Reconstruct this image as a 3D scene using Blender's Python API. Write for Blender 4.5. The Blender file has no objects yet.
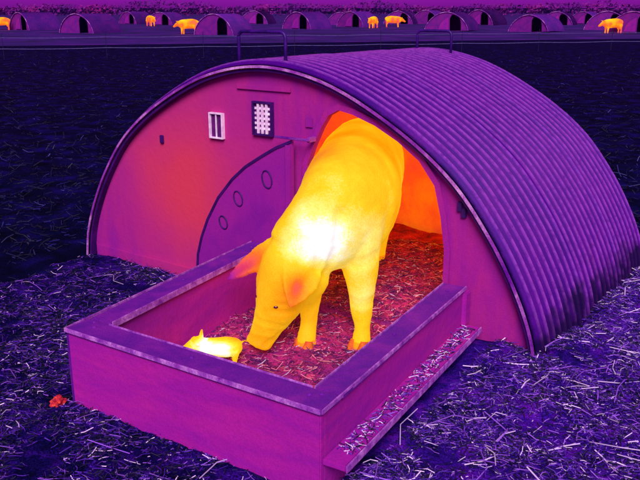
import bpy, bmesh, math, random
from mathutils import Vector, Matrix, noise
import numpy as np
random.seed(7); rng = np.random.default_rng(7)
sc = bpy.context.scene
COL = sc.collection

# ------------------------------------------------------------------ camera
F_PX, PITCH, YAW = 778.6, -0.290, -0.622
CAM = Vector((2.457, -2.996, 1.474))
fw = Vector((math.sin(YAW)*math.cos(PITCH), math.cos(YAW)*math.cos(PITCH), math.sin(PITCH)))
rt = Vector((math.cos(YAW), -math.sin(YAW), 0)); up = rt.cross(fw)
cam_data = bpy.data.cameras.new('camera'); cam = bpy.data.objects.new('camera', cam_data); COL.objects.link(cam)
cam.matrix_world = Matrix((( rt.x, up.x, -fw.x, CAM.x), (rt.y, up.y, -fw.y, CAM.y), (rt.z, up.z, -fw.z, CAM.z), (0, 0, 0, 1)))
cam_data.sensor_width = 36; cam_data.lens = 36*F_PX/640; cam_data.clip_start = .05; cam_data.clip_end = 6000
sc.camera = cam
def on_z(px, py, z):
    d = fw + rt*((px-320)/F_PX) + up*((240-py)/F_PX)
    t = (z-CAM.z)/d.z
    return CAM + d*t

# ------------------------------------------------------------------ sky, sun, exposure
SUN_DIR = Vector((.44, -.62, .65)).normalized()          # towards the sun
w = bpy.data.worlds.new('World'); sc.world = w; w.use_nodes = True
nt = w.node_tree; nt.nodes.clear()
sky = nt.nodes.new('ShaderNodeTexSky'); sky.sky_type = 'NISHITA'; sky.sun_disc = False
sky.sun_elevation = math.asin(SUN_DIR.z); sky.sun_rotation = math.atan2(SUN_DIR.x, SUN_DIR.y)
sky.air_density = 1.0; sky.dust_density = 1.2
bw = nt.nodes.new('ShaderNodeRGBToBW'); tint = nt.nodes.new('ShaderNodeMix'); tint.data_type = 'RGBA'; tint.blend_type = 'MULTIPLY'
tint.inputs[0].default_value = 1; tint.inputs[7].default_value = (.34, .012, .50, 1)   # the camera's false-colour violet
bg = nt.nodes.new('ShaderNodeBackground'); bg.inputs[1].default_value = .13
out = nt.nodes.new('ShaderNodeOutputWorld')
nt.links.new(sky.outputs[0], bw.inputs[0]); nt.links.new(bw.outputs[0], tint.inputs[6]); nt.links.new(tint.outputs[2], bg.inputs[0]); nt.links.new(bg.outputs[0], out.inputs[0])
sl = bpy.data.lights.new('sun', 'SUN'); sl.energy = 2.8; sl.angle = math.radians(30); sl.color = (1, .97, .93)
so = bpy.data.objects.new('sun', sl); COL.objects.link(so); so.rotation_euler = (-SUN_DIR).to_track_quat('-Z', 'Y').to_euler()
sc.view_settings.view_transform = 'Standard'; sc.view_settings.look = 'None'; sc.view_settings.gamma = 1
sc.view_settings.exposure = 0.45

# ------------------------------------------------------------------ helpers
def lin(c):
    f = lambda v: v/255/12.92 if v/255 <= .04045 else ((v/255+.055)/1.055)**2.4
    return (f(c[0]), f(c[1]), f(c[2]), 1)
def mat(name, cols, scale=6, detail=6, rough=.8, bump=.15, bscale=60, spec=.25, fine=.0, stretch=(1,1,1), dist=.3):
    """cols: two or three sRGB colours blended by object-space noise"""
    m = bpy.data.materials.new(name); m.use_nodes = True; n = m.node_tree.nodes; L = m.node_tree.links
    b = n['Principled BSDF']; b.inputs['Roughness'].default_value = rough; b.inputs['Specular IOR Level'].default_value = spec
    tc = n.new('ShaderNodeTexCoord'); mp = n.new('ShaderNodeMapping'); mp.inputs['Scale'].default_value = stretch
    L.new(tc.outputs['Object'], mp.inputs[0])
    nz = n.new('ShaderNodeTexNoise'); nz.inputs['Scale'].default_value = scale; nz.inputs['Detail'].default_value = detail; nz.inputs['Distortion'].default_value = dist
    nz.inputs['Roughness'].default_value = .62
    L.new(mp.outputs[0], nz.inputs['Vector'])
    r = n.new('ShaderNodeValToRGB'); el = r.color_ramp.elements
    for i, c in enumerate(cols):
        p = .33 + .34*i/max(1, len(cols)-1)
        e = el[i] if i < 2 else el.new(p)
        e.position = p; e.color = lin(c)
    L.new(nz.outputs[0], r.inputs[0]); last = r.outputs[0]
    if fine:
        n2 = n.new('ShaderNodeTexNoise'); n2.inputs['Scale'].default_value = 170; n2.inputs['Detail'].default_value = 2
        L.new(tc.outputs['Object'], n2.inputs['Vector'])
        mr = n.new('ShaderNodeMapRange'); mr.inputs[1].default_value = .35; mr.inputs[2].default_value = .65; mr.inputs[3].default_value = 1-fine; mr.inputs[4].default_value = 1+fine
        L.new(n2.outputs[0], mr.inputs[0])
        mx = n.new('ShaderNodeMix'); mx.data_type = 'RGBA'; mx.blend_type = 'MULTIPLY'; mx.inputs[0].default_value = 1
        L.new(last, mx.inputs[6]); L.new(mr.outputs[0], mx.inputs[7]); last = mx.outputs[2]
    L.new(last, b.inputs['Base Color'])
    if bump:
        n3 = n.new('ShaderNodeTexNoise'); n3.inputs['Scale'].default_value = bscale; n3.inputs['Detail'].default_value = 4
        L.new(tc.outputs['Object'], n3.inputs['Vector'])
        bp = n.new('ShaderNodeBump'); bp.inputs['Strength'].default_value = bump; bp.inputs['Distance'].default_value = .01
        L.new(n3.outputs[0], bp.inputs['Height']); L.new(bp.outputs[0], b.inputs['Normal'])
    return m
IRON = [(0, (2, 2, 20)), (.2, (60, 0, 130)), (.38, (140, 12, 150)), (.55, (205, 50, 90)), (.68, (238, 105, 25)), (.80, (250, 165, 5)), (.90, (252, 205, 25)), (.955, (255, 238, 120)), (1, (255, 255, 246))]
def heat_mat(name, strength=1.0, nscale=9, namp=.05):
    """warm skin: the temperature carried by the mesh ('warmth') shown in the camera's iron palette; living animals give off this light"""
    m = bpy.data.materials.new(name); m.use_nodes = True; n = m.node_tree.nodes; L = m.node_tree.links
    b = n['Principled BSDF']; b.inputs['Roughness'].default_value = .7; b.inputs['Specular IOR Level'].default_value = .2
    at = n.new('ShaderNodeAttribute'); at.attribute_name = 'warmth'
    tc = n.new('ShaderNodeTexCoord'); nz = n.new('ShaderNodeTexNoise'); nz.inputs['Scale'].default_value = nscale; nz.inputs['Detail'].default_value = 5
    L.new(tc.outputs['Object'], nz.inputs['Vector'])
    mr = n.new('ShaderNodeMapRange'); mr.inputs[1].default_value = .3; mr.inputs[2].default_value = .7; mr.inputs[3].default_value = -namp; mr.inputs[4].default_value = namp
    L.new(nz.outputs[0], mr.inputs[0])
    ad = n.new('ShaderNodeMath'); ad.operation = 'ADD'; L.new(at.outputs['Fac'], ad.inputs[0]); L.new(mr.outputs[0], ad.inputs[1])
    n2 = n.new('ShaderNodeTexNoise'); n2.inputs['Scale'].default_value = 130; n2.inputs['Detail'].default_value = 3
    L.new(tc.outputs['Object'], n2.inputs['Vector'])
    mr2 = n.new('ShaderNodeMapRange'); mr2.inputs[1].default_value = .3; mr2.inputs[2].default_value = .7; mr2.inputs[3].default_value = -.014; mr2.inputs[4].default_value = .014
    L.new(n2.outputs[0], mr2.inputs[0])
    ad2 = n.new('ShaderNodeMath'); ad2.operation = 'ADD'; L.new(ad.outputs[0], ad2.inputs[0]); L.new(mr2.outputs[0], ad2.inputs[1])
    r = n.new('ShaderNodeValToRGB'); el = r.color_ramp.elements
    for i, (p, c) in enumerate(IRON):
        e = el[i] if i < 2 else el.new(p)
        e.position = p; e.color = lin(c)
    L.new(ad2.outputs[0], r.inputs[0])
    L.new(r.outputs[0], b.inputs['Emission Color']); b.inputs['Emission Strength'].default_value = strength
    dk = n.new('ShaderNodeMix'); dk.data_type = 'RGBA'; dk.blend_type = 'MULTIPLY'; dk.inputs[0].default_value = 1; dk.inputs[7].default_value = (.50, .50, .50, 1)
    L.new(r.outputs[0], dk.inputs[6]); L.new(dk.outputs[2], b.inputs['Base Color'])
    bp = n.new('ShaderNodeBump'); bp.inputs['Strength'].default_value = .25; bp.inputs['Distance'].default_value = .01
    L.new(n2.outputs[0], bp.inputs['Height']); L.new(bp.outputs[0], b.inputs['Normal'])
    return m

def link(name, me, m, parent=None, smooth=False):
    o = bpy.data.objects.new(name, me); COL.objects.link(o); o.parent = parent
    if m and not me.materials: me.materials.append(m)
    if smooth:
        for p in me.polygons: p.use_smooth = True
    return o
def bm_link(name, bm, m, parent=None, smooth=False):
    me = bpy.data.meshes.new(name); bmesh.ops.recalc_face_normals(bm, faces=bm.faces[:]); bm.to_mesh(me); bm.free()
    return link(name, me, m, parent, smooth)
def empty(name, loc=(0, 0, 0), label=None, cat=None, group=None):
    o = bpy.data.objects.new(name, None); COL.objects.link(o); o.location = loc; o.empty_display_size = .1
    tag(o, label, cat, group); return o
def tag(o, label=None, cat=None, group=None, kind=None):
    if label: o['label'] = label
    if cat: o['category'] = cat
    if group: o['group'] = group
    if kind: o['kind'] = kind
    return o
def hexa(bm, pts, bevel=0):
    """8 points: bottom quad then top quad"""
    v = [bm.verts.new(p) for p in pts]
    fs = [bm.faces.new([v[i] for i in f]) for f in ((0,3,2,1), (4,5,6,7), (0,1,5,4), (1,2,6,5), (2,3,7,6), (3,0,4,7))]
    if bevel:
        es = list({e for f in fs for e in f.edges})
        bmesh.ops.bevel(bm, geom=es, offset=bevel, segments=2, affect='EDGES')
def box(bm, lo, hi, bevel=0):
    x0, y0, z0 = lo; x1, y1, z1 = hi
    hexa(bm, [(x0,y0,z0), (x1,y0,z0), (x1,y1,z0), (x0,y1,z0), (x0,y0,z1), (x1,y0,z1), (x1,y1,z1), (x0,y1,z1)], bevel)
def sweep(bm, path, rad, seg=8, closed=False):
    path = [Vector(p) for p in path]; rings = []; n = len(path)
    for i, p in enumerate(path):
        d = (path[(i+1) % n if closed else min(n-1, i+1)] - path[i-1 if closed else max(0, i-1)]).normalized()
        a = d.cross(Vector((0, 0, 1)) if abs(d.z) < .9 else Vector((1, 0, 0))).normalized(); b = d.cross(a)
        r = rad[i] if hasattr(rad, '__len__') else rad
        rings.append([bm.verts.new(p + a*math.cos(t)*r + b*math.sin(t)*r) for t in [2*math.pi*k/seg for k in range(seg)]])
    for i in range(n if closed else n-1):
        A, B = rings[i], rings[(i+1) % n]
        for k in range(seg): bm.faces.new((A[k], A[(k+1) % seg], B[(k+1) % seg], B[k]))
    if not closed:
        bm.faces.new(rings[0][::-1]); bm.faces.new(rings[-1])
def extrude_outline(bm, pts2, y0, y1):
    """closed outline in x,z given a thickness in y"""
    a = [bm.verts.new((x, y0, z)) for x, z in pts2]; b = [bm.verts.new((x, y1, z)) for x, z in pts2]
    bm.faces.new(a); bm.faces.new(b[::-1]); n = len(a)
    for i in range(n): bm.faces.new((a[i], b[i], b[(i+1) % n], a[(i+1) % n]))

# ------------------------------------------------------------------ materials (false colours = how warm each thing is)
M = {}
M['field'] = mat('cold_field_soil', [(1, 4, 18), (5, 7, 42), (18, 11, 84)], scale=3.5, detail=14, bump=.7, bscale=22, fine=.6, spec=.02)
M['bed'] = mat('straw_bedding', [(12, 6, 60), (46, 10, 122), (92, 18, 156)], scale=9, detail=10, bump=.9, bscale=55, fine=.5, spec=.03)
M['bed_dark'] = mat('cold_straw_bedding', [(3, 5, 32), (16, 7, 72), (48, 11, 118)], scale=9, detail=12, bump=1, bscale=70, fine=.7, spec=.02)
M['bed_in'] = mat('trodden_straw', [(98, 12, 106), (158, 26, 112), (198, 56, 104)], scale=10, detail=8, bump=.9, bscale=60, fine=.4)
M['roof'] = mat('corrugated_metal', [(82, 4, 152), (98, 6, 164), (116, 11, 170)], scale=3, detail=8, rough=.5, spec=.12, bump=.08, bscale=90, fine=.12)
M['trim'] = mat('pale_edge', [(124, 36, 156), (164, 78, 186), (205, 130, 214)], scale=22, detail=6, rough=.5, bump=.1, fine=.2)
def roof_tones(m):
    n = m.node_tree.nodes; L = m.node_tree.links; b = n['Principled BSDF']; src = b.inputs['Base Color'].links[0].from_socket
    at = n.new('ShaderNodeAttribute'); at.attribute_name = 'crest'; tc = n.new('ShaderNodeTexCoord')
    def rib_shading(prev, lo, hi, col, scale, t0, t1, flip):
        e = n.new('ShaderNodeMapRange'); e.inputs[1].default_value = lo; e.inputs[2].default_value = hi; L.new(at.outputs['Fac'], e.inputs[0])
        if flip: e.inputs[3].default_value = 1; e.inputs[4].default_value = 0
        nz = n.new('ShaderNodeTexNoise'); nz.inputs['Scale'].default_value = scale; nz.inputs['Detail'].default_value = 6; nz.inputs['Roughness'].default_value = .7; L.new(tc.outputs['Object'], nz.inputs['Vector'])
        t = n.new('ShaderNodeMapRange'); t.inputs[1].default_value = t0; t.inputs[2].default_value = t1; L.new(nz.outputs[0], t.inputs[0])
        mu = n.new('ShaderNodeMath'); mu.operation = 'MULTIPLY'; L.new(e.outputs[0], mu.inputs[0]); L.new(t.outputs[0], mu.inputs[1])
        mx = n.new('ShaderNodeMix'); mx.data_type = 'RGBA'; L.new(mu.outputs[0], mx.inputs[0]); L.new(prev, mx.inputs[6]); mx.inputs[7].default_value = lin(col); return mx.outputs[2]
    c = rib_shading(src, .66, .97, (186, 88, 226), 40, .24, .56, False)     # highlight lines put into the colour along the crests
    c = rib_shading(c, .04, .40, (28, 2, 88), 30, .20, .50, True)          # groove shade put into the colour, broken by noise
    # navy towards the foot of the roof, ragged by noise
    sep = n.new('ShaderNodeSeparateXYZ'); L.new(tc.outputs['Object'], sep.inputs[0])
    nz = n.new('ShaderNodeTexNoise'); nz.inputs['Scale'].default_value = 7; nz.inputs['Detail'].default_value = 8; L.new(tc.outputs['Object'], nz.inputs['Vector'])
    ad = n.new('ShaderNodeMath'); ad.operation = 'MULTIPLY_ADD'; ad.inputs[1].default_value = -.55; L.new(nz.outputs[0], ad.inputs[0]); L.new(sep.outputs['Z'], ad.inputs[2])
    t = n.new('ShaderNodeMapRange'); t.inputs[1].default_value = -.16; t.inputs[2].default_value = -.04; t.inputs[3].default_value = .9; t.inputs[4].default_value = 0; L.new(ad.outputs[0], t.inputs[0])
    mx = n.new('ShaderNodeMix'); mx.data_type = 'RGBA'; L.new(t.outputs[0], mx.inputs[0]); L.new(c, mx.inputs[6]); mx.inputs[7].default_value = lin((22, 8, 70)); L.new(mx.outputs[2], b.inputs['Base Color'])
roof_tones(M['roof'])
M['rim'] = mat('rim_metal', [(96, 12, 140), (150, 60, 170), (222, 160, 222)], scale=5, detail=8, rough=.45, bump=.1, fine=.25)
M['dark_trim'] = mat('dark_edge', [(40, 4, 80), (70, 10, 110)], scale=12, rough=.6, bump=.1)
M['door'] = mat('cool_door_board', [(122, 10, 142), (140, 16, 144), (152, 22, 140)], scale=3, detail=6, bump=.08, fine=.06)
M['fender'] = mat('fender_board', [(146, 12, 154), (164, 17, 152), (180, 26, 148)], scale=2.2, detail=9, bump=.25, bscale=30, fine=.09, stretch=(1, 1, 5))
M['cap'] = mat('fender_plank', [(84, 8, 138), (106, 12, 146), (128, 22, 150)], scale=7, detail=9, bump=.3, bscale=40, fine=.16, stretch=(1, 1, 1))
M['hoop'] = mat('hoop_iron', [(34, 6, 84), (66, 14, 124)], scale=20, rough=.5, bump=.1)
M['mesh_white'] = mat('pale_metal', [(226, 180, 222), (250, 235, 248)], scale=30, rough=.5, bump=.05)
M['recess'] = mat('vent_backing', [(70, 6, 88), (104, 12, 110)], scale=20, bump=.1)
M['interior_glow'] = mat('hut_inside_glow', [(216, 70, 48), (232, 98, 28), (242, 130, 18)], scale=3, bump=.1, fine=.06)
M['added_glow_lining'] = mat('hut_added_glow', [(240, 130, 20), (248, 160, 12), (250, 184, 14)], scale=3, bump=.1, fine=.06)
for _k, _s in (('interior_glow', .32), ('added_glow_lining', .62)): _b = M[_k].node_tree.nodes['Principled BSDF']; M[_k].node_tree.links.new(_b.inputs['Base Color'].links[0].from_socket, _b.inputs['Emission Color']); _b.inputs['Emission Strength'].default_value = _s   # added glow for the warm inside; the sow's light alone leaves it dark
M['dark_wire'] = mat('dark_post', [(14, 10, 44), (30, 16, 70)], scale=20, bump=0)
M['wire'] = mat('pale_tape', [(96, 84, 150), (130, 120, 178)], scale=9, bump=0)
M['eye'] = mat('eye', [(70, 10, 30), (110, 20, 40)], scale=40, rough=.15, spec=.6, bump=0)
M['clod'] = mat('warm_clod', [(120, 10, 70), (196, 36, 40), (226, 84, 60)], scale=70, bump=.6)
# front panel: plywood warmed unevenly from behind
def panel_mat():
    m = mat('ply_panel', [(136, 14, 146), (154, 20, 140), (168, 28, 132)], scale=2.5, detail=10, bump=.2, bscale=30, fine=.09, stretch=(4, 1, 1))
    n = m.node_tree.nodes; L = m.node_tree.links; b = n['Principled BSDF']
    src = b.inputs['Base Color'].links[0].from_socket
    tc = n.new('ShaderNodeTexCoord'); sx = n.new('ShaderNodeMapping'); sx.inputs['Location'].default_value = (1.05, 0, -.92); sx.inputs['Scale'].default_value = (1.75, 1.75, 1.75)
    L.new(tc.outputs['Object'], sx.inputs[0])
    nz = n.new('ShaderNodeTexNoise'); nz.inputs['Scale'].default_value = 2.4; nz.inputs['Detail'].default_value = 3; L.new(tc.outputs['Object'], nz.inputs['Vector'])
    ln = n.new('ShaderNodeVectorMath'); ln.operation = 'LENGTH'; L.new(sx.outputs[0], ln.inputs[0])
    ad = n.new('ShaderNodeMath'); ad.operation = 'MULTIPLY_ADD'; ad.inputs[1].default_value = .8; L.new(nz.outputs[0], ad.inputs[0]); L.new(ln.outputs['Value'], ad.inputs[2])
    def stage(prev, lo, hi, col):
        mr = n.new('ShaderNodeMapRange'); mr.interpolation_type = 'SMOOTHSTEP'; mr.inputs[1].default_value = lo; mr.inputs[2].default_value = hi; mr.inputs[3].default_value = 1; mr.inputs[4].default_value = 0
        L.new(ad.outputs[0], mr.inputs[0]); mx = n.new('ShaderNodeMix'); mx.data_type = 'RGBA'; L.new(mr.outputs[0], mx.inputs[0]); L.new(prev, mx.inputs[6]); mx.inputs[7].default_value = lin(col); return mx
    mx = stage(src, 1.0, 2.1, (184, 38, 122)); mx = stage(mx.outputs[2], .45, 1.35, (213, 56, 84))
    # patch colours laid over the ply tone
    L.new(mx.outputs[2], b.inputs['Base Color'])
    return m
M['panel'] = panel_mat()
def straw_mat():
    m = bpy.data.materials.new('straw_stalk'); m.use_nodes = True; n = m.node_tree.nodes; b = n['Principled BSDF']
    at = n.new('ShaderNodeAttribute'); at.attribute_name = 'tone'; m.node_tree.links.new(at.outputs['Color'], b.inputs['Base Color']); b.inputs['Roughness'].default_value = .6
    return m
M['straw'] = straw_mat()

# ------------------------------------------------------------------ ground
def axis(c):
    a = [c + s*d for s in (-1, 1) for d in list(np.arange(.1, 5, .1)) + [5.5, 6, 7, 8, 10, 12, 15, 20, 28, 40, 60, 90, 140, 220, 400, 800, 1600, 3000]]
    return sorted(a + [c])
xs, ys = axis(.6), axis(.2)
def gz(x, y):
    d = math.hypot(x-.6, y)
    return .022*noise.noise(Vector((x*1.3, y*1.3, 3)))*min(1, 12/(d+3)) + .012*noise.noise(Vector((x*5, y*5, 7))) - .02 if d < 30 else -.02
gv = [(x, y, gz(x, y)) for y in ys for x in xs]; nx = len(xs)
gf = [(j*nx+i, j*nx+i+1, (j+1)*nx+i+1, (j+1)*nx+i) for j in range(len(ys)-1) for i in range(nx-1)]
me = bpy.data.meshes.new('ground'); me.from_pydata(gv, [], gf); g = link('ground', me, M['field'], None, True); tag(g, 'dark cold field of trodden soil around the pig ark', 'field', kind='structure')

# ------------------------------------------------------------------ arch profile
HALF = [(1.445, -.02), (1.415, .14), (1.335, .33), (1.20, .55), (1.01, .77), (.73, .965), (.37, 1.13), (0, 1.19)]
def catmull(P, n):
    o = []; P = [Vector(p) for p in P]
    for i in range(len(P)-1):
        a = P[max(0, i-1)]; b = P[i]; c = P[i+1]; d = P[min(len(P)-1, i+2)]
        if i+2 > len(P)-1: d = Vector((-P[i][0], P[i][1]))
        for k in range(n):
            t = k/n; o.append(.5*((2*b) + (c-a)*t + (2*a-5*b+4*c-d)*t*t + (3*b-a-3*c+d)*t**3))
    o.append(P[-1]); return o
half = catmull(HALF, 10)
ARCH = [(-p[0], p[1]) for p in half] + [(p[0], p[1]) for p in half[-2::-1]]      # left foot to right foot
def arch_normal(i, A=ARCH):
    a = A[max(0, i-1)]; b = A[min(len(A)-1, i+1)]; t = Vector((b[0]-a[0], b[1]-a[1])).normalized(); return Vector((-t.y, t.x))
def arch_off(d): return [(p[0]+arch_normal(i).x*d, p[1]+arch_normal(i).y*d) for i, p in enumerate(ARCH)]
LEN = 1.60; PITCH_C = .068

def corrugated(y0, y1, off, amp=.016, step=8, thick=.004, arch_step=1):
    A = arch_off(0); idx = list(range(0, len(A), arch_step)); n = int(round((y1-y0)/PITCH_C*step))
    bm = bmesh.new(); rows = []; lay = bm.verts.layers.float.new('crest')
    for j in range(n+1):
        y = y0 + (y1-y0)*j/n; c = off + amp*math.cos(2*math.pi*y/PITCH_C)
        rows.append([bm.verts.new((A[i][0]+arch_normal(i).x*c, y, A[i][1]+arch_normal(i).y*c)) for i in idx])
    for j in range(n):
        for i in range(len(idx)-1): bm.faces.new((rows[j][i], rows[j+1][i], rows[j+1][i+1], rows[j][i+1]))
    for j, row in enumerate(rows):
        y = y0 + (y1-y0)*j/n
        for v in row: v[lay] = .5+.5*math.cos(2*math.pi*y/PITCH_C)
    bmesh.ops.solidify(bm, geom=bm.faces[:], thickness=thick)
    return bm

def arch_band(name, d0, d1, y0, y1, m, parent, lo=0, hi=None):
    a = arch_off(d0); b = arch_off(d1); bm = bmesh.new(); hi = hi or len(a)
    rows = [[bm.verts.new(p) for p in ((a[i][0], y0, a[i][1]), (b[i][0], y0, b[i][1]), (b[i][0], y1, b[i][1]), (a[i][0], y1, a[i][1]))] for i in range(lo, hi)]
    for i in range(len(rows)-1):
        for k in range(4): bm.faces.new((rows[i][k], rows[i][(k+1) % 4], rows[i+1][(k+1) % 4], rows[i+1][k]))
    bm.faces.new(rows[0]); bm.faces.new(rows[-1][::-1]); return bm_link(name, bm, m, parent)
# ------------------------------------------------------------------ the pig ark
ark = empty('pig_ark', (0, 0, 0), 'large purple arched pig ark with corrugated roof and open door, nearest in the field', 'pig ark')
edges = [-.045, .52, 1.09, LEN+.03]
for k in range(3):
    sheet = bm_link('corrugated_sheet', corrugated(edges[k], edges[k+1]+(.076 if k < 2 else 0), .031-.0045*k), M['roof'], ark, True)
# front panel with a door opening cut out of it
OP_X0, OP_X1 = .24, .97
OPEN = [(OP_X1+.02, .0), (OP_X1+.02, .45), (.965, .60), (.93, .73), (.85, .83), (.74, .905), (.62, .965), (.50, 1.005), (.42, 1.02), (.365, .99), (.325, .93), (.28, .84), (OP_X0, .74), (OP_X0, .0)]
bm = bmesh.new()
arch_in = arch_off(-.002)
outer = [(x, max(z, -.02)) for x, z in arch_in]
# build as three strips: left of the opening, above it, right of it, sharing one triangulated outline with a hole
vo = [bm.verts.new((x, 0, z)) for x, z in outer]; vi = [bm.verts.new((x, 0, z)) for x, z in OPEN]
eo = [bm.edges.new((vo[i], vo[(i+1) % len(vo)])) for i in range(len(vo))]; ei = [bm.edges.new((vi[i], vi[(i+1) % len(vi)])) for i in range(len(vi))]
bmesh.ops.triangle_fill(bm, use_beauty=True, use_dissolve=False, edges=eo+ei)
bmesh.ops.solidify(bm, geom=bm.faces[:], thickness=.022)
bmesh.ops.translate(bm, verts=bm.verts[:], vec=(0, -min(v.co.y for v in bm.verts), 0))
fp = bm_link('front_panel', bm, M['panel'], ark)
# back panel
arch_band('added_glow_shell', -.040, -.028, .012, LEN-.04, M['added_glow_lining'], ark)  # made-up shell under the roof, glowing to brighten the doorway
bm = bmesh.new(); extrude_outline(bm, [(x, max(z, -.02)) for x, z in arch_in], LEN-.03, LEN-.01); bm_link('back_panel', bm, M['interior_glow'], ark)
# front rim: pale flange over the panel edge, dark bead beneath
arch_band('rim_flange', .006, .018, -.054, -.047, M['rim'], ark)
arch_band('rim_bead', -.012, .001, -.040, -.001, M['dark_trim'], ark)
arch_band('back_rim', .006, .018, LEN+.032, LEN+.038, M['rim'], ark)
# foot boards
bm = bmesh.new(); box(bm, (-1.40, -.020, -.02), (-.02, -.001, .055), .003); bm_link('foot_board', bm, M['panel'], ark)
bm = bmesh.new(); box(bm, (1.0, -.020, -.02), (1.40, -.001, .055), .003); bm_link('foot_board', bm, M['panel'], ark)
for s in (-1, 1):
    bm = bmesh.new(); box(bm, (s*1.41-.03, .0, -.03), (s*1.41+.03, LEN-.04, .05), .004); bm_link('skid_runner', bm, M['dark_trim'], ark)
# door frame battens, lintel
def strip_along(bm, pts, wdt, y0, y1):
    P = [Vector((x, z)) for x, z in pts]; L, R = [], []
    for i, p in enumerate(P):
        t = (P[min(len(P)-1, i+1)]-P[max(0, i-1)]).normalized(); nn = Vector((-t.y, t.x)); L.append(p-nn*.001); R.append(p-nn*wdt)
    rows = [[bm.verts.new(q) for q in ((L[i].x, y0, L[i].y), (R[i].x, y0, R[i].y), (R[i].x, y1, R[i].y), (L[i].x, y1, L[i].y))] for i in range(len(P))]
    for i in range(len(rows)-1):
        for k in range(4): bm.faces.new((rows[i][k], rows[i][(k+1) % 4], rows[i+1][(k+1) % 4], rows[i+1][k]))
    bm.faces.new(rows[0]); bm.faces.new(rows[-1][::-1])
bm = bmesh.new(); strip_along(bm, OPEN, .028, -.013, -.001); bm_link('door_surround', bm, M['panel'], ark)
bm = bmesh.new(); box(bm, (-.20, -.012, 1.083), (.14, -.001, 1.108), .002); bm_link('ridge_batten', bm, M['panel'], ark)
# door swung open against the front
DOOR = [(.185, .868), (.09, .828), (0, .778), (-.11, .712), (-.204, .635), (-.31, .52), (-.393, .39), (-.445, .28), (-.479, .175), (-.49, .075), (.185, .075)]
bm = bmesh.new(); extrude_outline(bm, DOOR, -.062, -.044)
door = bm_link('door', bm, M['door'], ark)
bm = bmesh.new(); strip_along(bm, [(x, z) for x, z in DOOR[:-1]][::-1], .014, -.068, -.0625); bm_link('door_edge', bm, M['dark_trim'], door)
for (hx, hz, rx, rz, ang) in ((.03, .655, .030, .045, .25), (-.165, .53, .028, .040, .35), (-.275, .385, .026, .036, .45)):
    bm = bmesh.new(); sweep(bm, [(hx+rx*math.cos(t)*math.cos(ang)-rz*math.sin(t)*math.sin(ang), -.064, hz+rx*math.cos(t)*math.sin(ang)+rz*math.sin(t)*math.cos(ang)) for t in [2*math.pi*k/18 for k in range(18)]], .0038, 6, True)
    h = bm_link('hand_hole', bm, M['dark_trim'], door, True)
bm = bmesh.new(); box(bm, (.150, -.072, .30), (.182, -.063, .84), .003); bm_link('stile', bm, M['door'], door)
bm = bmesh.new(); box(bm, (.09, -.076, .870), (.300, -.066, .882), .002)
box(bm, (.28, -.067, .864), (.296, -.0135, .888), .002); bm_link('bolt', bm, M['rim'], door)
bm = bmesh.new(); box(bm, (.228, -.010, .925), (.270, -.0015, .975), .003); bm_link('latch_plate', bm, M['door'], ark)
for (bx_, bz_) in ((-.767, .774), (1.055, .655), (1.075, .63)):
    bm = bmesh.new(); box(bm, (bx_-.012, -.016, bz_-.022), (bx_+.012, -.001, bz_+.022), .003); bm_link('bracket', bm, M['dark_trim'], ark)
# ventilation hatches: a slim slatted one and a square-mesh one
def vent(x0, x1, z0, z1, cols, rows, bar, pale):
    bm = bmesh.new(); box(bm, (x0, -.008, z0), (x1, -.001, z1)); v = bm_link('vent', bm, M['recess'], ark)
    fr = .007 if pale else .010
    bm = bmesh.new()
    for lo, hi in (((x0-fr, -.022, z0-fr), (x0, -.001, z1+fr)), ((x1, -.022, z0-fr), (x1+fr, -.001, z1+fr)), ((x0, -.022, z0-fr), (x1, -.001, z0)), ((x0, -.022, z1), (x1, -.001, z1+fr))): box(bm, lo, hi)
    bm_link('vent_frame', bm, M['mesh_white'] if pale else M['dark_trim'], v)
    for i in range(1, cols):
        x = x0+(x1-x0)*i/cols; bm = bmesh.new(); box(bm, (x-bar, -.019, z0), (x+bar, -.011, z1)); bm_link('bar', bm, M['mesh_white'], v)
    for i in range(1, rows):
        z = z0+(z1-z0)*i/rows; bm = bmesh.new(); box(bm, (x0, -.0105, z-bar), (x1, -.009, z+bar)); bm_link('bar', bm, M['mesh_white'], v)
vent(-.385, -.305, .825, .945, 2, 1, .0022, True)
vent(-.085, .022, .872, 1.02, 4, 6, .006, False)
# lifting hoops
def hoop(x0, x1, y, z0, z1, r=.0085):
    c = .03; pts = [(x0, y, z0)]
    pts += [(x0+c-c*math.cos(t), y, z1-c+c*math.sin(t)) for t in [k*math.pi/12 for k in range(7)]]
    pts += [(x1-c+c*math.sin(t), y, z1-c+c*math.cos(t)) for t in [k*math.pi/12 for k in range(7)]]
    pts += [(x1, y, z0)]
    bm = bmesh.new(); sweep(bm, pts, r, 8); return bm_link('lifting_hoop', bm, M['hoop'], ark, True)
hoop(-.212, .084, .03, 1.15, 1.362); hoop(-.035, .205, LEN-.05, 1.15, 1.335)
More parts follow.
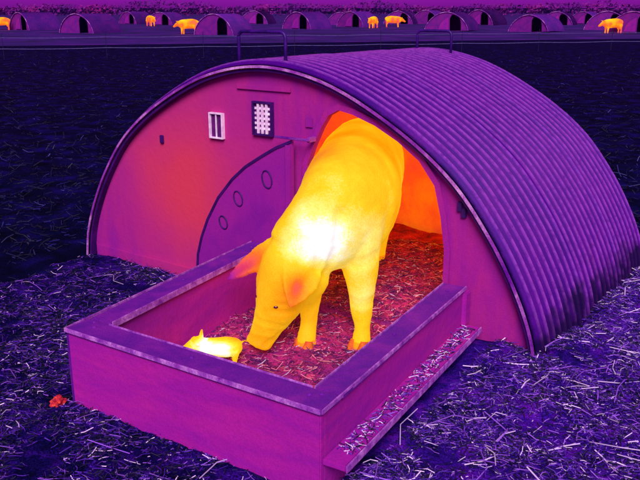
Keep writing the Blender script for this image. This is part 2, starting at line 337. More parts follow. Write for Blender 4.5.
# ------------------------------------------------------------------ fender in front of the door
FL, FR, BR, BL = Vector((.113, -1.352)), Vector((1.244, -1.302)), Vector((1.122, -.066)), Vector((-.055, -.085))
FH = .324
fen = empty('fender', (FR.x, FR.y, 0), 'low open-topped purple board fender forming a pen before the door', 'fender')
OFF = Vector((FR.x, FR.y, 0))
def wall(name, a, b, inward, t, z0, z1, m, parent=fen, bev=.004):
    q = [a, b, b+inward*t, a+inward*t]; bm = bmesh.new()
    hexa(bm, [Vector((p.x, p.y, z0))-OFF for p in q] + [Vector((p.x, p.y, z1))-OFF for p in q], bev); return bm_link(name, bm, m, parent)
def inw(a, b): d = (b-a).normalized(); return Vector((-d.y, d.x))
nF, nR, nL = inw(FL, FR), inw(FR, BR), inw(BL, FL)
dF, dR, dL = (FR-FL).normalized(), (BR-FR).normalized(), (FL-BL).normalized()
wall('front_board', FL, FR, nF, .024, -.03, FH-.022, M['fender'])
wall('side_board', FR+dR*.025, BR, nR, .024, -.03, FH-.022, M['fender'])
wall('side_board', BL+nL*.078, FL-dL*.025+nL*.078, nL, .018, -.03, FH-.022, M['fender'])
e = .006
wall('cap_plank', FL-nF*e-dF*e, FR-nF*e+dF*e, nF, .112, FH-.0215, FH, M['cap'])
wall('cap_plank', FR+nF*.118-nR*e, BR-nR*e, nR, .098, FH-.0213, FH-.0015, M['cap'])
wall('cap_plank', BL-nL*e, FL+nF*.118-nL*e, nL, .105, FH-.0214, FH-.001, M['cap'])
# pale nosing strips on the planks' edges
wall('nosing', FL-nF*(e+.006)-dF*e, FR-nF*(e+.006)+dF*e, nF, .006, FH-.013, FH+.003, M['trim'], bev=.001)
wall('nosing', FR-nR*(e+.006)-dR*e, BR-nR*(e+.006), nR, .006, FH-.013, FH+.002, M['trim'], bev=.001)
wall('nosing', BL-nL*(e+.005), FL-nL*(e+.005), nL, .005, FH-.013, FH+.002, M['trim'], bev=.001)
wall('nosing', FL+nF*.1065+dF*.105, FR+nF*.1065-dF*.1, nF, .005, FH-.013, FH+.003, M['trim'], bev=.001)
wall('nosing', BL+nL*.0995, FL+nF*.12+nL*.0995, nL, .005, FH-.024, FH+.0025, M['trim'], bev=.001)
wall('nosing', FR+nF*.12+nR*.0925, BR+nR*.0925, nR, .005, FH-.024, FH+.0015, M['trim'], bev=.001)
# ledge along the right side and its end post
wall('side_ledge', FR-nR*.083+dR*.01, BR-nR*.083, nR, .083, .128, .150, M['fender'])
wall('ledge_nosing', FR-nR*.088+dR*.01, BR-nR*.088, nR, .005, .126, .152, M['trim'], bev=.001)
wall('corner_post', BR-nR*.022-dR*.03, BR-nR*.022+dR*.03, nR, .0215, .151, FH-.025, M['fender'])
wall('corner_post', FL-nF*.001+dF*.0-dF*.012, FL-nF*.001, nF, .03, -.03, FH-.025, M['cap'])
for a in (.07, .5, .93):
    for (A, B, nn, wd) in ((FL, FR, nF, .06), (FR, BR, nR, .045), (BL, FL, nL, .05)):
        p = A.lerp(B, a)+nn*wd; bm = bmesh.new(); bmesh.ops.create_cone(bm, cap_ends=True, segments=8, radius1=.008, radius2=.006, depth=.005)
        bmesh.ops.translate(bm, verts=bm.verts[:], vec=Vector((p.x, p.y, FH+.0025))-OFF); bm_link('bolt_head', bm, M['cap'], fen)

# ------------------------------------------------------------------ bedding (height fields)
def bed(name, x0, x1, y0, y1, fn, m, res=.025, label=None, cat=None):
    X = np.arange(x0, x1+1e-6, res); Y = np.arange(y0, y1+1e-6, res); V = []; Fc = []
    for y in Y:
        for x in X: V.append((x, y, fn(x, y)))
    n = len(X)
    for j in range(len(Y)-1):
        for i in range(n-1):
            q = (j*n+i, j*n+i+1, (j+1)*n+i+1, (j+1)*n+i)
            if max(V[k][2] for k in q) > -.025: Fc.append(q)
    me = bpy.data.meshes.new(name); me.from_pydata(V, [], Fc); o = link(name, me, m, None, True); tag(o, label, cat, kind='stuff'); return o
def n2(x, y, s, z=0): return noise.noise(Vector((x*s, y*s, z)))
def sm(t): t = max(0, min(1, t)); return t*t*(3-2*t)
def z_right(x, y):
    # heap lying along the fender's and the ark's right side
    e1 = sm((x-1.21+.098*(y+1.3))/.05) if y < -.03 else sm((x-1.0)/.05)
    d = sm((2.75-x + .35*n2(x, y, 1.6))/.7)*sm((y+1.75+.3*n2(x, y, 2, 4))/.5)*sm((2.2-y+.3*n2(x, y, 1.3, 9))/.9)
    heap = .07*math.exp(-((x-1.36)/.28)**2-((y+.10)/.35)**2) + .05*math.exp(-((x-1.56)/.10)**2)*(y > 0)
    if y > -.01 and x < 1.46: return -.1
    return -.05+e1*d*(.075+heap+.02*n2(x, y, 3.2)+.018*n2(x, y, 9, 2)+.012*n2(x, y, 22, 5))
bed('straw_bedding', 1.0, 3.0, -1.8, 2.4, z_right, M['bed'], label='purple trodden straw bedding spread right of the ark and fender', cat='straw')
def z_left(x, y):
    d = sm((x+1.75+.4*n2(x, y, 1.5, 3))/.6)*sm((y+2.15+.3*n2(x, y, 1.8, 6))/.5)*sm((1.9-x+.3*n2(x, y, 2, 8))/.5)
    if y > -.03 : return -.1
    if x > .0 and y > -1.3 and x < 1.2: return -.1
    if x >= 1.2 and y > -1.25: return -.1
    return -.05+d*(.062+.02*n2(x, y, 3, 11)+.015*n2(x, y, 9, 12)+.01*n2(x, y, 22, 5))
bed('straw_bedding', -2.1, 2.2, -2.4, -.02, z_left, M['bed_dark'], label='thin dark violet straw litter left of the fender by the front panel', cat='straw')
def in_fender(x, y, mrg=.03):
    p = Vector((x, y)); return (p-FL).dot(nF) > mrg and (p-FR).dot(nR) > mrg and (p-BL).dot(nL) > mrg and y < -.06
def z_in(x, y):
    if y > LEN-.05 or abs(x) > 1.36: return -.1
    if y < 0 and not in_fender(x, y, .012): return -.1
    if y < .01 and y > -.07 and not (-.03 < x < 1.09): return -.1
    return .030+.022*n2(x, y, 3.5, 21)+.018*n2(x, y, 10, 22)+.010*n2(x, y, 24, 25)
bed('straw_floor', -1.36, 1.36, -1.34, LEN-.05, z_in, M['bed_in'], label='warm pink trodden straw floor inside the fender and ark', cat='straw')

# ------------------------------------------------------------------ loose stalks
NAVY, VIO, LIL, WHT = (12, 7, 52), (74, 16, 158), (142, 78, 206), (232, 200, 246)
MAG, PNK = (168, 30, 118), (222, 120, 150)
def stalks(name, n, place, pal, lmin, lmax, rmin, rmax, label, cat='straw', tilt=.16, parent=None, off=None):
    V, Fc, C = [], [], []; cols = [lin(c)[:3] for c, _ in pal]; wts = np.cumsum([wv for _, wv in pal]); wts = wts/wts[-1]
    made = tries = 0
    while made < n and tries < n*14:
        tries += 1; q = place()
        if q is None: continue
        x, y, z = q; L = lmin+(lmax-lmin)*random.random()**2.2; r = random.uniform(rmin, rmax); a = random.random()*math.tau; t = random.gauss(0, tilt)
        d = Vector((math.cos(a)*math.cos(t), math.sin(a)*math.cos(t), math.sin(t))); s = Vector((-math.sin(a), math.cos(a), 0)); u = d.cross(s)
        c = Vector((x, y, z+abs(math.sin(t))*L/2+r)); bend = s*random.gauss(0, .085)*L + u*random.gauss(0, .06)*L
        b = len(V); col = cols[int(np.searchsorted(wts, random.random()))]; f = random.uniform(.7, 1.15)
        for k, pp in enumerate((c-d*L/2, c+bend, c+d*L/2)):
            for ang in (0, 2.1, 4.2):
                v = pp + s*math.cos(ang)*r + u*math.sin(ang)*r
                V.append((v - off) if off else v); C.append((col[0]*f, col[1]*f, col[2]*f, 1))
        for k in (0, 3):
            for i in range(3): j = (i+1) % 3; Fc.append((b+k+i, b+k+j, b+k+3+j, b+k+3+i))
        made += 1
    me = bpy.data.meshes.new(name); me.from_pydata([tuple(v) for v in V], [], Fc)
    at = me.attributes.new('tone', 'FLOAT_COLOR', 'POINT'); at.data.foreach_set('color', np.array(C, dtype=np.float32).ravel())
    o = link(name, me, M['straw'], parent); tag(o, label, cat if not parent else None, kind='stuff'); return o
U = random.uniform
def p_right():
    x, y = U(1.14, 2.9), U(-1.75, 2.2)
    z = z_right(x, y)
    return (x, y, z) if z > .0 and not (y < -.0 and x < 1.26) and random.random() < .7+.9*n2(x, y, 5, 40) else None
PAL = [(NAVY, .40), (VIO, .37), (LIL, .18), (WHT, .05)]
stalks('straw_stalks', 44000, p_right, PAL, .006, .055, .0009, .0020, 'tangled purple and white straw stalks on the right beside fender and ark')
stalks('long_straw_stalks', 300, p_right, [(LIL, .5), (WHT, .5)], .07, .22, .0016, .0026, 'long pale straw stalks lying over the right hand bedding')
def p_left():
    x, y = U(-1.9, 1.6), U(-2.3, -.04); z = z_left(x, y)
    keep = .18+.82*sm((x+1.5+.6*n2(x, y, 2.5, 31))/1.2)*sm((y+2.3)/.7)
    return (x, y, z) if z > -.03 and random.random() < keep*(.55+.9*n2(x, y, 4, 17)) else None
PALD = [(NAVY, .58), (VIO, .30), (LIL, .09), (WHT, .03)]
stalks('straw_stalks', 24000, p_left, PALD, .008, .06, .0009, .0019, 'dark violet straw stalks littered left of and before the fender')
stalks('long_straw_stalks', 110, p_left, [(LIL, .7), (WHT, .3)], .06, .20, .0011, .0020, 'long pale straw stalks lying before the fender on the left')
def p_in():
    x, y = U(.0, 1.15), U(-1.3, 1.3)
    if y < 0 and not in_fender(x, y, .05): return None
    return (x, y, z_in(x, y)+.001)
stalks('straw_stalks', 13000, p_in, [(MAG, .36), ((86, 10, 100), .36), (PNK, .18), (WHT, .06)], .008, .06, .0012, .0024, 'warm pink straw stalks inside the fender around the sow')
def p_field():
    a = U(-1.25, .75)-YAW; d = 2.2*math.exp(U(0, 2.6)); a = math.pi/2+YAW*-1 + U(-.55, .55)
    x, y = CAM.x+math.cos(a)*d, CAM.y+math.sin(a)*d
    if abs(x) < 1.5 and -.1 < y < LEN+.1: return None
    if in_fender(x, y, -.15) or (-1.7 < x < 2.6 and -2.3 < y < 2.0): return None
    return (x, y, gz(x, y)-.002)
stalks('field_stubble', 16000, p_field, [((4, 8, 34), .46), ((10, 12, 66), .36), ((28, 26, 112), .15), ((76, 74, 150), .03)], .02, .14, .0015, .004, 'cold dark stubble scattered over the field behind the ark', 'stubble', tilt=.3)
def p_ledge():
    q = FR.lerp(BR, U(.06, .97)) - nR*U(.012, .075); return (q.x, q.y, .151)
stalks('ledge_straw', 700, p_ledge, [(NAVY, .3), (VIO, .2), (LIL, .25), (WHT, .25)], .006, .038, .0009, .0019, 'straw crumbs caught on the fender side ledge', 'straw', tilt=.2)

# ------------------------------------------------------------------ pigs
def loft(bm, rows, seg=20):
    """rows: (centre, half width, half height, optional side vector); closed tube"""
    P = [Vector(r[0]) for r in rows]; rings = []
    for i, r in enumerate(rows):
        d = (P[min(len(P)-1, i+1)]-P[max(0, i-1)]).normalized()
        s = Vector(r[3]) if len(r) > 3 and r[3] is not None else d.cross(Vector((0, 0, 1)))
        s = (s - d*s.dot(d)).normalized(); u = s.cross(d)
        rings.append([bm.verts.new(P[i]+s*math.cos(t)*r[1]+u*math.sin(t)*r[2]) for t in [math.tau*k/seg for k in range(seg)]])
    for i in range(len(rings)-1):
        for k in range(seg): bm.faces.new((rings[i][k], rings[i][(k+1) % seg], rings[i+1][(k+1) % seg], rings[i+1][k]))
    bm.faces.new(rings[0][::-1]); bm.faces.new(rings[-1])
def spline_rows(rows, n=5):
    """smooth a coarse list of (centre, w, h)"""
    o = []
    R = [(Vector(c), a, b) for c, a, b in rows]
    cr = lambda a, b, c, d, t: .5*((2*b)+(c-a)*t+(2*a-5*b+4*c-d)*t*t+(3*b-a-3*c+d)*t**3)
    for i in range(len(R)-1):
        q = [R[max(0, i-1)], R[i], R[i+1], R[min(len(R)-1, i+2)]]
        for k in range(n):
            t = k/n; o.append((cr(*[z[0] for z in q], t), cr(*[z[1] for z in q], t), cr(*[z[2] for z in q], t)))
    o.append(R[-1]); return o
def fuse(bm, voxel, smooth_it):
    bmesh.ops.recalc_face_normals(bm, faces=bm.faces[:])
    me = bpy.data.meshes.new('tmp'); bm.to_mesh(me); bm.free(); o = bpy.data.objects.new('tmp', me); COL.objects.link(o)
    r = o.modifiers.new('r', 'REMESH'); r.mode = 'VOXEL'; r.voxel_size = voxel
    s = o.modifiers.new('s', 'SMOOTH'); s.factor = .5; s.iterations = smooth_it
    dg = bpy.context.evaluated_depsgraph_get(); res = bpy.data.meshes.new_from_object(o.evaluated_get(dg))
    bpy.data.objects.remove(o); return res
def ear(bm, base, tip, wide, nrm, th=.012, cup=.02):
    """leaf-shaped ear with thickness"""
    base, tip = Vector(base), Vector(tip); d = tip-base; s = d.cross(Vector(nrm)).normalized(); nn = s.cross(d).normalized(); n = 8; A, B = [], []
    for i in range(n+1):
        t = i/n; wv = wide*(math.sin(math.pi*min(1, .22+t*.78))**.75 if t < 1 else 0)*(1-.25*t)+.006
        row = []
        for sgn in (1, -1):
            row.append([base+d*t+s*wv*k+nn*(cup*(k*k-.5)*math.sin(math.pi*t)+sgn*th*(1-.5*t)) for k in (-1, -.5, 0, .5, 1)])
        ring = [bm.verts.new(v) for v in row[0]] + [bm.verts.new(v) for v in row[1][::-1]]; A.append(ring)
    for i in range(n):
        for k in range(10): bm.faces.new((A[i][k], A[i][(k+1) % 10], A[i+1][(k+1) % 10], A[i+1][k]))
    bm.faces.new(A[0][::-1]); bm.faces.new(A[-1])
def leg(bm, pts, hoof=True):
    loft(bm, spline_rows([(p, r1, r2) for p, r1, r2 in pts], 4), 14)

SB = Vector((.62, -.28, 0))
spine = [((-.02, .98, .62), .07, .09), ((.0, .93, .62), .15, .17), ((.07, .80, .63), .21, .24), ((.19, .55, .63), .235, .265), ((.335, .28, .615), .235, .275),
         ((.475, .02, .615), .235, .27), ((.57, -.18, .61), .22, .255), ((.59, -.32, .575), .185, .215), ((.565, -.43, .52), .15, .175), ((.53, -.495, .455), .122, .140)]
bm = bmesh.new(); loft(bm, spline_rows(spine, 5), 28)
head = [((.545, -.44, .51), .09, .10), ((.53, -.50, .445), .125, .135), ((.522, -.535, .375), .128, .128), ((.508, -.560, .300), .116, .108), ((.485, -.583, .225), .090, .084), ((.458, -.603, .155), .068, .064), ((.438, -.617, .105), .058, .055), ((.428, -.625, .082), .060, .054), ((.424, -.629, .070), .056, .050)]
hs = (.83, .12, 0)
loft(bm, [(c, a, b, hs) for c, a, b in spline_rows(head, 4)], 20)
# jowls
for dx, dy in ((.085, .05), (-.055, .03)):
    loft(bm, spline_rows([((.51+dx, -.46+dy, .42), .05, .05), ((.505+dx, -.495+dy, .34), .065, .065), ((.49+dx*.8, -.535+dy, .26), .045, .045)], 4), 12)
EARS = [((.475, -.495, .515), (.275, -.640, .345)), ((.610, -.505, .490), (.640, -.672, .305))]
ear(bm, EARS[0][0], EARS[0][1], .052, (.3, -.6, .8), .017); ear(bm, EARS[1][0], EARS[1][1], .088, (.75, -.45, .35), .015)
# forelegs and hind legs
leg(bm, [((.66, -.20, .58), .12, .15), ((.695, -.235, .42), .092, .115), ((.72, -.262, .29), .062, .072), ((.728, -.272, .21), .050, .056), ((.735, -.272, .13), .038, .042), ((.742, -.282, .075), .042, .046), ((.747, -.295, .04), .046, .05), ((.748, -.30, .012), .044, .052)])
leg(bm, [((.50, -.24, .56), .11, .14), ((.50, -.30, .42), .085, .105), ((.515, -.36, .29), .060, .070), ((.525, -.385, .21), .049, .054), ((.535, -.40, .13), .037, .041), ((.542, -.42, .075), .041, .045), ((.546, -.435, .04), .045, .05), ((.547, -.44, .012), .044, .052)])
for bx0, by0, sx in ((.15, .82, 1), (-.13, .66, -1)):
    leg(bm, [((bx0-.06*sx, by0-.06, .58), .13, .17), ((bx0-.01*sx, by0-.07, .42), .10, .13), ((bx0, by0-.0, .31), .065, .08), ((bx0, by0+.05, .24), .048, .055), ((bx0, by0+.03, .13), .038, .042), ((bx0, by0, .05), .045, .05), ((bx0, by0-.01, .012), .044, .05)])
bmesh.ops.translate(bm, verts=bm.verts[:], vec=-SB)
sow_me = fuse(bm, .0085, 9)
# folds of skin: neck, shoulder, elbow, face
FOLDS = [([(.72, -.42, .66), (.74, -.46, .52), (.68, -.46, .40)], .016, .018), ([(.66, -.50, .60), (.69, -.52, .50), (.655, -.50, .40)], .012, .014), ([(.80, -.10, .78), (.83, -.14, .60), (.80, -.16, .44)], .018, .035),
         ([(.64, -.60, .275), (.60, -.645, .285), (.55, -.68, .295)], .009, .011), ([(.63, -.585, .245), (.585, -.64, .255), (.54, -.67, .262)], .008, .010), ([(.57, -.60, .17), (.53, -.66, .19), (.47, -.68, .20), (.42, -.66, .20)], .006, .010), ([(.55, -.60, .14), (.51, -.66, .155), (.46, -.67, .162), (.42, -.66, .165)], .006, .010),
         ([(.545, -.585, .135), (.52, -.615, .115), (.485, -.64, .095)], .010, .008), ([(.505, -.61, .112), (.47, -.675, .118), (.42, -.68, .118), (.38, -.65, .115)], .007, .008), ([(.80, -.26, .45), (.76, -.33, .42), (.70, -.36, .42)], .010, .016), ([(.79, -.25, .245), (.75, -.32, .235), (.70, -.32, .24)], .007, .012)]
segs = [(Vector(P[i])-SB, Vector(P[i+1])-SB, dp, wd) for P, dp, wd in FOLDS for i in range(len(P)-1)]
co = np.empty(len(sow_me.vertices)*3, np.float32); sow_me.vertices.foreach_get('co', co); co = co.reshape(-1, 3)
no = np.empty_like(co).ravel(); sow_me.vertices.foreach_get('normal', no); no = no.reshape(-1, 3); disp = np.zeros(len(co))
for a_, b_, dp, wd in segs:
    a_, b_ = np.array(a_), np.array(b_); ab = b_-a_; t = np.clip(((co-a_) @ ab)/(ab @ ab), 0, 1); dd = np.linalg.norm(co-(a_+t[:, None]*ab), axis=1)
    disp = np.minimum(disp, -dp*np.exp(-(np.maximum(0, dd-.012)/wd)**2))
for k in range(len(co)):
    v = Vector(co[k]); disp[k] += .006*noise.noise(v*7) + .0022*noise.noise(v*34) + .0012*noise.noise(v*80)
sow_me.vertices.foreach_set('co', (co+no*disp[:, None]).astype(np.float32).ravel()); sow_me.update()
def blob(p, c, r): return math.exp(-((Vector(p)-Vector(c)).length/r)**2)
def set_heat(me, fn):
    at = me.attributes.new('warmth', 'FLOAT', 'POINT'); at.data.foreach_set('value', [fn(v.co) for v in me.vertices])
eye_c = Vector((.592, -.612, .305))
def sow_heat(co):
    p = co+SB; h = .868
    h += .20*blob(p, (.635, -.50, .530), .12) + .055*blob(p, (.63, -.44, .56), .21) + .03*blob(p, (.80, -.22, .50), .16)
    h += .05*blob(p, (.76, -.32, .28), .12) - .075*blob(p, (.38, -.12, .86), .20) - .04*blob(p, (.45, -.45, .62), .10) - .055*blob(p, (.40, .1, .92), .24) - .04*blob(p, (.42, -.60, .36), .09) + .03*blob(p, (.52, .15, .80), .18)
    a = EARS[0]; t = max(0, min(1, (p-Vector(a[0])).dot(Vector(a[1])-Vector(a[0]))/(Vector(a[1])-Vector(a[0])).length_squared)); dd = (p-Vector(a[0]).lerp(Vector(a[1]), t)).length
    h -= .52*t**1.3*math.exp(-(dd/.07)**2)
    a = EARS[1]; t = max(0, min(1, (p-Vector(a[0])).dot(Vector(a[1])-Vector(a[0]))/(Vector(a[1])-Vector(a[0])).length_squared)); dd = (p-Vector(a[0]).lerp(Vector(a[1]), t)).length
    h -= (.10+.10*t)*math.exp(-(dd/.095)**2) + .13*math.exp(-(dd/.03)**2)*math.exp(-((t-.62)/.22)**2)
    h -= .05*blob(p, (.43, -.62, .1), .09)
    if p.z < .06: h -= .10
    return h
set_heat(sow_me, sow_heat)
M['sow'] = heat_mat('warm_sow_skin', .46, 4.5, .05)
sow = link('sow', sow_me, M['sow'], None, True); sow.location = SB
tag(sow, 'glowing yellow sow stepping out of the ark door with head lowered to straw', 'pig')
from mathutils.bvhtree import BVHTree
bmt = bmesh.new(); bmt.from_mesh(sow_me); tree = BVHTree.FromBMesh(bmt)
def skin(p, lift=0):
    q, nn, _, _ = tree.find_nearest(Vector(p)-SB); return q+nn*lift, nn
M['hoof'] = mat('hoof_horn', [(196, 70, 40), (226, 120, 30)], scale=30, bump=.2)
def eye_at(p):
    q, nn = skin(p, .001); bm = bmesh.new(); bmesh.ops.create_uvsphere(bm, u_segments=14, v_segments=10, radius=.010)
    bmesh.ops.scale(bm, vec=(1, .6, .35), verts=bm.verts[:]); bmesh.ops.transform(bm, matrix=Matrix.Translation(q) @ nn.to_track_quat('Z', 'Y').to_matrix().to_4x4(), verts=bm.verts[:])
    bm_link('eye', bm, M['eye'], sow, True)
eye_at((.560, -.670, .275)); eye_at((.415, -.650, .300))
q, nn = skin((.425, -.64, .05))
for sd_ in (-1, 1):
    q2, n2_ = skin((.424+.022*sd_, -.645+.006*sd_, .055)); bm = bmesh.new(); bmesh.ops.create_uvsphere(bm, u_segments=10, v_segments=6, radius=.008); bmesh.ops.scale(bm, vec=(1, .7, .5), verts=bm.verts[:])
    bmesh.ops.transform(bm, matrix=Matrix.Translation(q2) @ n2_.to_track_quat('Z', 'Y').to_matrix().to_4x4(), verts=bm.verts[:]); bm_link('nostril', bm, M['eye'], sow, True)
for hx, hy in ((.747, -.298), (.546, -.438)):
    for k in (-1, 1):
        bm = bmesh.new(); loft(bm, spline_rows([((hx+.024*k, hy-.012, .062), .018, .020), ((hx+.025*k, hy-.020, .035), .024, .030), ((hx+.025*k, hy-.030, .008), .026, .036)], 3), 12); bmesh.ops.translate(bm, verts=bm.verts[:], vec=-SB); bm_link('hoof', bm, M['hoof'], sow, True)
bmt.free()

# piglet on the straw inside the near left corner
def piglet_mesh():
    bm = bmesh.new()
    loft(bm, spline_rows([((.125, 0, .095), .015, .018), ((.105, 0, .093), .038, .042), ((.05, 0, .088), .050, .054), ((-.01, 0, .086), .048, .050), ((-.06, 0, .092), .040, .043), ((-.095, 0, .100), .032, .036)], 4), 16)
    loft(bm, spline_rows([((-.07, 0, .100), .030, .032), ((-.105, 0, .104), .040, .039), ((-.14, 0, .090), .029, .029), ((-.170, 0, .074), .019, .019), ((-.188, 0, .066), .018, .018), ((-.193, 0, .064), .019, .019)], 4), 14)
    ear(bm, (-.090, .024, .126), (-.090, .056, .160), .034, (1, .1, .1), .006, .004); ear(bm, (-.092, -.026, .126), (-.125, -.062, .150), .026, (.6, -.3, .8), .006, .004)
    for x, y in ((-.055, .026), (-.045, -.026), (.08, .027), (.09, -.027)):
        leg(bm, [((x, y, .08), .026, .030), ((x+.004, y, .05), .016, .018), ((x, y, .022), .011, .012), ((x-.003, y, .002), .013, .014)])
    loft(bm, spline_rows([((.12, 0, .115), .006, .006), ((.14, .01, .12), .005, .005), ((.15, .02, .11), .004, .004)], 3), 8)
    return fuse(bm, .0055, 3)
pm = piglet_mesh(); set_heat(pm, lambda c: 1.02-.20*max(0, (-c.x-.07)/.12)-.14*max(0, (c.x-.05)/.07)-.16*max(0, (c.z-.125)/.04)-.14*max(0, (.075-c.z)/.06)-.12*max(0, (c.z-.11)/.03)*(c.x > -.05))
M['piglet'] = heat_mat('warm_piglet_skin', .6, 14, .04)
pig = link('piglet', pm, M['piglet'], None, True); pig.location = (.340, -.785, .026); pig.rotation_euler = (0, 0, math.radians(33)); pig.scale = (.82, .82, .82)
tag(pig, 'small white-hot piglet standing in straw near the fender\'s near left corner', 'piglet')

# warm clod at the fender's near left foot
bm = bmesh.new()
for k, (ox, oy, oz, r_) in enumerate(((0, 0, .022, .027), (.012, -.008, .045, .016), (-.022, .006, .010, .012), (.020, -.018, .008, .010))):
    b2 = bmesh.ops.create_icosphere(bm, subdivisions=3, radius=r_)
    for v in b2['verts']: v.co = v.co*(1+.55*noise.noise(v.co*70+Vector((k*3, 0, 0)))+.3*noise.noise(v.co*190)) + Vector((ox, oy, oz))
clod = bm_link('dung_clod', bm, M['clod'], None); clod.location = (.083, -1.400, .0)
tag(clod, 'small warm red clod heaped at the foot of the fender\'s left corner', 'clod')

# ------------------------------------------------------------------ electric fence behind
A, B = on_z(0, 49, .30), on_z(640, 41, .30); A = A+(A-B)*.4; B = B+(B-A)*.25
fence = empty('electric_fence', (A.x, A.y, 0), 'two-strand pale tape electric fence on thin posts crossing the dark field', 'fence')
d = (B-A); dn = d.normalized(); sd = Vector((-dn.y, dn.x, 0)); NP = 13
for z in (.30, .62):
    bm = bmesh.new(); pts = []
    for i in range(NP*4+1):
        t = i/(NP*4); pts.append(Vector((0, 0, z-.02*abs(math.sin(math.pi*t*NP)))) + d*t - Vector((0, 0, 0)))
    for p in pts: p.z = p.z if True else 0
    sweep(bm, pts, .006 if z < .5 else .004, 5); bm_link('tape', bm, M['wire'], fence)
for i in range(NP+1):
    p = d*(i/NP)+sd*.02; bm = bmesh.new(); sweep(bm, [(p.x, p.y, -.05), (p.x, p.y, .75)], .009, 6); bm_link('post', bm, M['dark_wire'], fence)

# paddock beyond the fence: trodden, a little warmer
_n = Vector((-dn.y, dn.x, 0)); _n = _n if _n.y > 0 else -_n
q0, q1 = A-dn*40+_n*9, B+dn*60+_n*9
bm = bmesh.new(); v = [bm.verts.new((p.x, p.y, -.006)) for p in (q0, q1, q1+_n*160+dn*60, q0+_n*160-dn*60)]; bm.faces.new(v)
M['paddock'] = mat('far_paddock_soil', [(14, 6, 62), (40, 8, 98), (74, 10, 120)], scale=.35, detail=10, bump=.2, bscale=6, fine=.3, stretch=(1, 1, 1))
tag(bm_link('far_paddock', bm, M['paddock']), 'purple trodden paddock beyond the tape fence where the far arks stand', 'field', kind='structure')
# ------------------------------------------------------------------ far arks and their sows
def far_parts():
    bm = corrugated(-.04, LEN+.6, .02, .012, 4, .01, 4); r = bpy.data.meshes.new('roof'); bm.to_mesh(r); bm.free(); r.materials.append(M['roof_far'])
    bm = bmesh.new()
    vo = [bm.verts.new((x, 0, max(z, -.02))) for x, z in arch_in[::4]]; vi = [bm.verts.new((x, 0, z)) for x, z in OPEN]
    eo = [bm.edges.new((vo[i], vo[(i+1) % len(vo)])) for i in range(len(vo))]; ei = [bm.edges.new((vi[i], vi[(i+1) % len(vi)])) for i in range(len(vi))]
    bmesh.ops.triangle_fill(bm, use_beauty=True, edges=eo+ei); bmesh.ops.solidify(bm, geom=bm.faces[:], thickness=.03); bmesh.ops.translate(bm, verts=bm.verts[:], vec=(0, -min(v.co.y for v in bm.verts), 0))
    f = bpy.data.meshes.new('front_panel'); bm.to_mesh(f); bm.free(); f.materials.append(M['panel_far'])
    bm = bmesh.new(); extrude_outline(bm, [(x, max(z, -.02)) for x, z in arch_in[::4]], LEN+.5, LEN+.53); b = bpy.data.meshes.new('back_panel'); bm.to_mesh(b); bm.free(); b.materials.append(M['panel_far'])
    bm = bmesh.new()
    a0 = arch_off(.005)[::4]; a1 = arch_off(.04)[::4]
    rows = [[bm.verts.new(q) for q in ((a0[i][0], -.07, a0[i][1]), (a1[i][0], -.07, a1[i][1]), (a1[i][0], -.045, a1[i][1]), (a0[i][0], -.045, a0[i][1]))] for i in range(len(a0))]
    for i in range(len(rows)-1):
        for k in range(4): bm.faces.new((rows[i][k], rows[i][(k+1) % 4], rows[i+1][(k+1) % 4], rows[i+1][k]))
    bm.faces.new(rows[0]); bm.faces.new(rows[-1][::-1]); t = bpy.data.meshes.new('rim_flange'); bm.to_mesh(t); bm.free(); t.materials.append(M['rim'])
    bm = bmesh.new(); extrude_outline(bm, DOOR, -.06, -.03); dd = bpy.data.meshes.new('door'); bm.to_mesh(dd); bm.free(); dd.materials.append(M['door'])
    return [('roof', r), ('front_panel', f), ('back_panel', b), ('rim_flange', t), ('door', dd)]
M['roof_far'] = mat('far_roof', [(70, 8, 128), (104, 12, 140)], scale=2, bump=0)
M['panel_far'] = mat('far_panel', [(84, 8, 124), (128, 16, 128)], scale=2, bump=0)
fparts = far_parts()
FAR = [(20, 30, -8), (77, 33, 6), (128, 24, -5), (160, 25, 10), (214, 35, 4), (254, 24, 12), (297, 29, -6), (340, 25, 5), (350, 27, -12), (398, 24, 8), (425, 24, -4), (446, 31, 4), (478, 25, -8), (528, 32, -5), (556, 25, 8), (582, 24, -6), (606, 30, 10), (632, 33, -4)]
ORD = ['first', 'second', 'third', 'fourth', 'fifth', 'sixth', 'seventh', 'eighth', 'ninth', 'tenth', 'eleventh', 'twelfth', 'thirteenth', 'fourteenth', 'fifteenth', 'sixteenth', 'seventeenth', 'last']
for i, (px, py, rz) in enumerate(FAR):
    p = on_z(px, py, 0); a = empty('far_pig_ark', (p.x, p.y, -.01), f'small purple arched ark on the horizon, {ORD[i]} of that row from the left', 'pig ark', 'arks in the far row')
    a.rotation_euler.y = math.radians(random.gauss(0, 1.6)); k_ = random.uniform(.92, 1.06); a.scale = (k_, random.uniform(.8, 1.1), k_*random.uniform(.94, 1.04))
    a.rotation_euler.z = math.radians(rz)
    for nme, me in fparts:
        if nme == 'door' and i % 3 == 1: continue
        o = bpy.data.objects.new(nme, me); COL.objects.link(o); o.parent = a
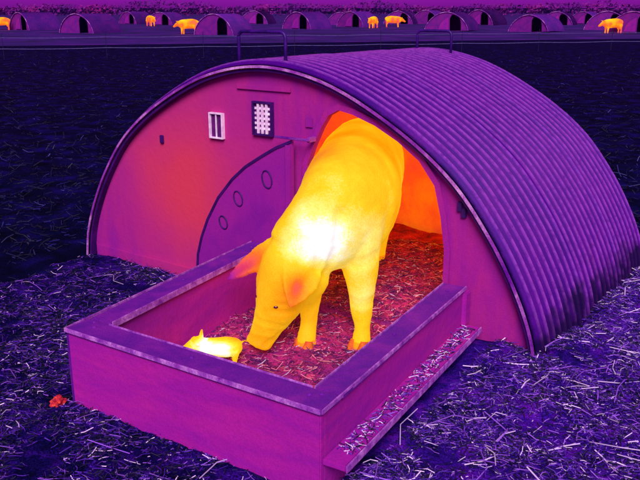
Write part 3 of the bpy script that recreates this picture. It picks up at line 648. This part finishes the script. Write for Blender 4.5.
def far_sow_mesh():
    bm = bmesh.new()
    loft(bm, spline_rows([((.62, 0, .55), .08, .10), ((.55, 0, .57), .18, .21), ((.25, 0, .60), .24, .27), ((-.15, 0, .58), .24, .27), ((-.45, 0, .58), .20, .24), ((-.62, 0, .58), .15, .17), ((-.72, 0, .56), .11, .12), ((-.90, 0, .46), .07, .07), ((-.98, 0, .42), .055, .055)], 4), 16)
    for s in (1, -1):
        ear(bm, (-.62, .08*s, .70), (-.76, .15*s, .76), .06, (.5, 0, .8), .015, .01)
        leg(bm, [((-.38, .13*s, .5), .10, .12), ((-.38, .13*s, .3), .06, .07), ((-.39, .13*s, .12), .04, .045), ((-.40, .13*s, .0), .05, .05)])
        leg(bm, [((.46, .13*s, .5), .12, .15), ((.48, .13*s, .3), .07, .08), ((.52, .13*s, .2), .05, .05), ((.50, .13*s, .0), .05, .05)])
    return fuse(bm, .03, 2)
fsm = far_sow_mesh(); set_heat(fsm, lambda c: .72+.14*noise.noise(c*3)+.10*(c.z-.5))
M['far_sow'] = heat_mat('far_sow_skin', .7, 4, .06)
for px, py, rz, lab in ((1, 30, 60, 'far glowing orange sow at the left edge of the horizon row'), (151, 26, 160, 'far glowing orange sow, second from the left on the horizon'), (189, 34, 20, 'far glowing yellow sow standing left of the biggest far ark'),
                        (373, 28, 100, 'far glowing sow facing this way, just left of the horizon sow above the roof'), (393, 27, 215, 'far glowing sow seen side on between the two lifting hoops'),
                        (612, 33, 50, 'far glowing orange sow among the arks near the right edge')):
    p = on_z(px, py, 0); o = bpy.data.objects.new('far_sow', fsm); COL.objects.link(o); o.location = (p.x, p.y, -.02); o.rotation_euler.z = math.radians(rz); tag(o, lab, 'pig', 'sows in the far row')
for p in fsm.polygons: p.use_smooth = True
fsm.materials.append(M['far_sow'])

# ------------------------------------------------------------------ hedgerow far behind the arks
M['hedge'] = mat('far_hedge_leaf', [(58, 6, 100), (104, 10, 126), (150, 22, 128)], scale=.22, detail=8, bump=0)
hA, hB = on_z(-160, 15.6, 0), on_z(800, 15.6, 0); hd = hB-hA; V, Fc = [], []
for k in range(9000):
    t = random.random(); u = t*150
    top = 1.5+1.5*max(0, noise.noise(Vector((u*.09, 2, 0)))+.35)+1.2*max(0, noise.noise(Vector((u*.33, 5, 0))))
    c = hA+hd*t+Vector((random.gauss(0, 1.2), random.gauss(0, 1.2), top*random.random()**.75)); r_ = random.uniform(.12, .38); b_ = len(V)
    n_ = Vector((random.gauss(0, 1), random.gauss(0, 1), random.gauss(0, 1))).normalized(); a_ = n_.orthogonal().normalized(); e_ = n_.cross(a_)
    V += [tuple(c+a_*r_), tuple(c+e_*r_*.6), tuple(c-a_*r_), tuple(c-e_*r_*.6)]; Fc.append((b_, b_+1, b_+2, b_+3))
me = bpy.data.meshes.new('hedgerow'); me.from_pydata(V, [], Fc); tag(link('hedgerow', me, M['hedge']), 'low uneven purple hedgerow along the horizon behind the far arks', 'hedge', kind='stuff')
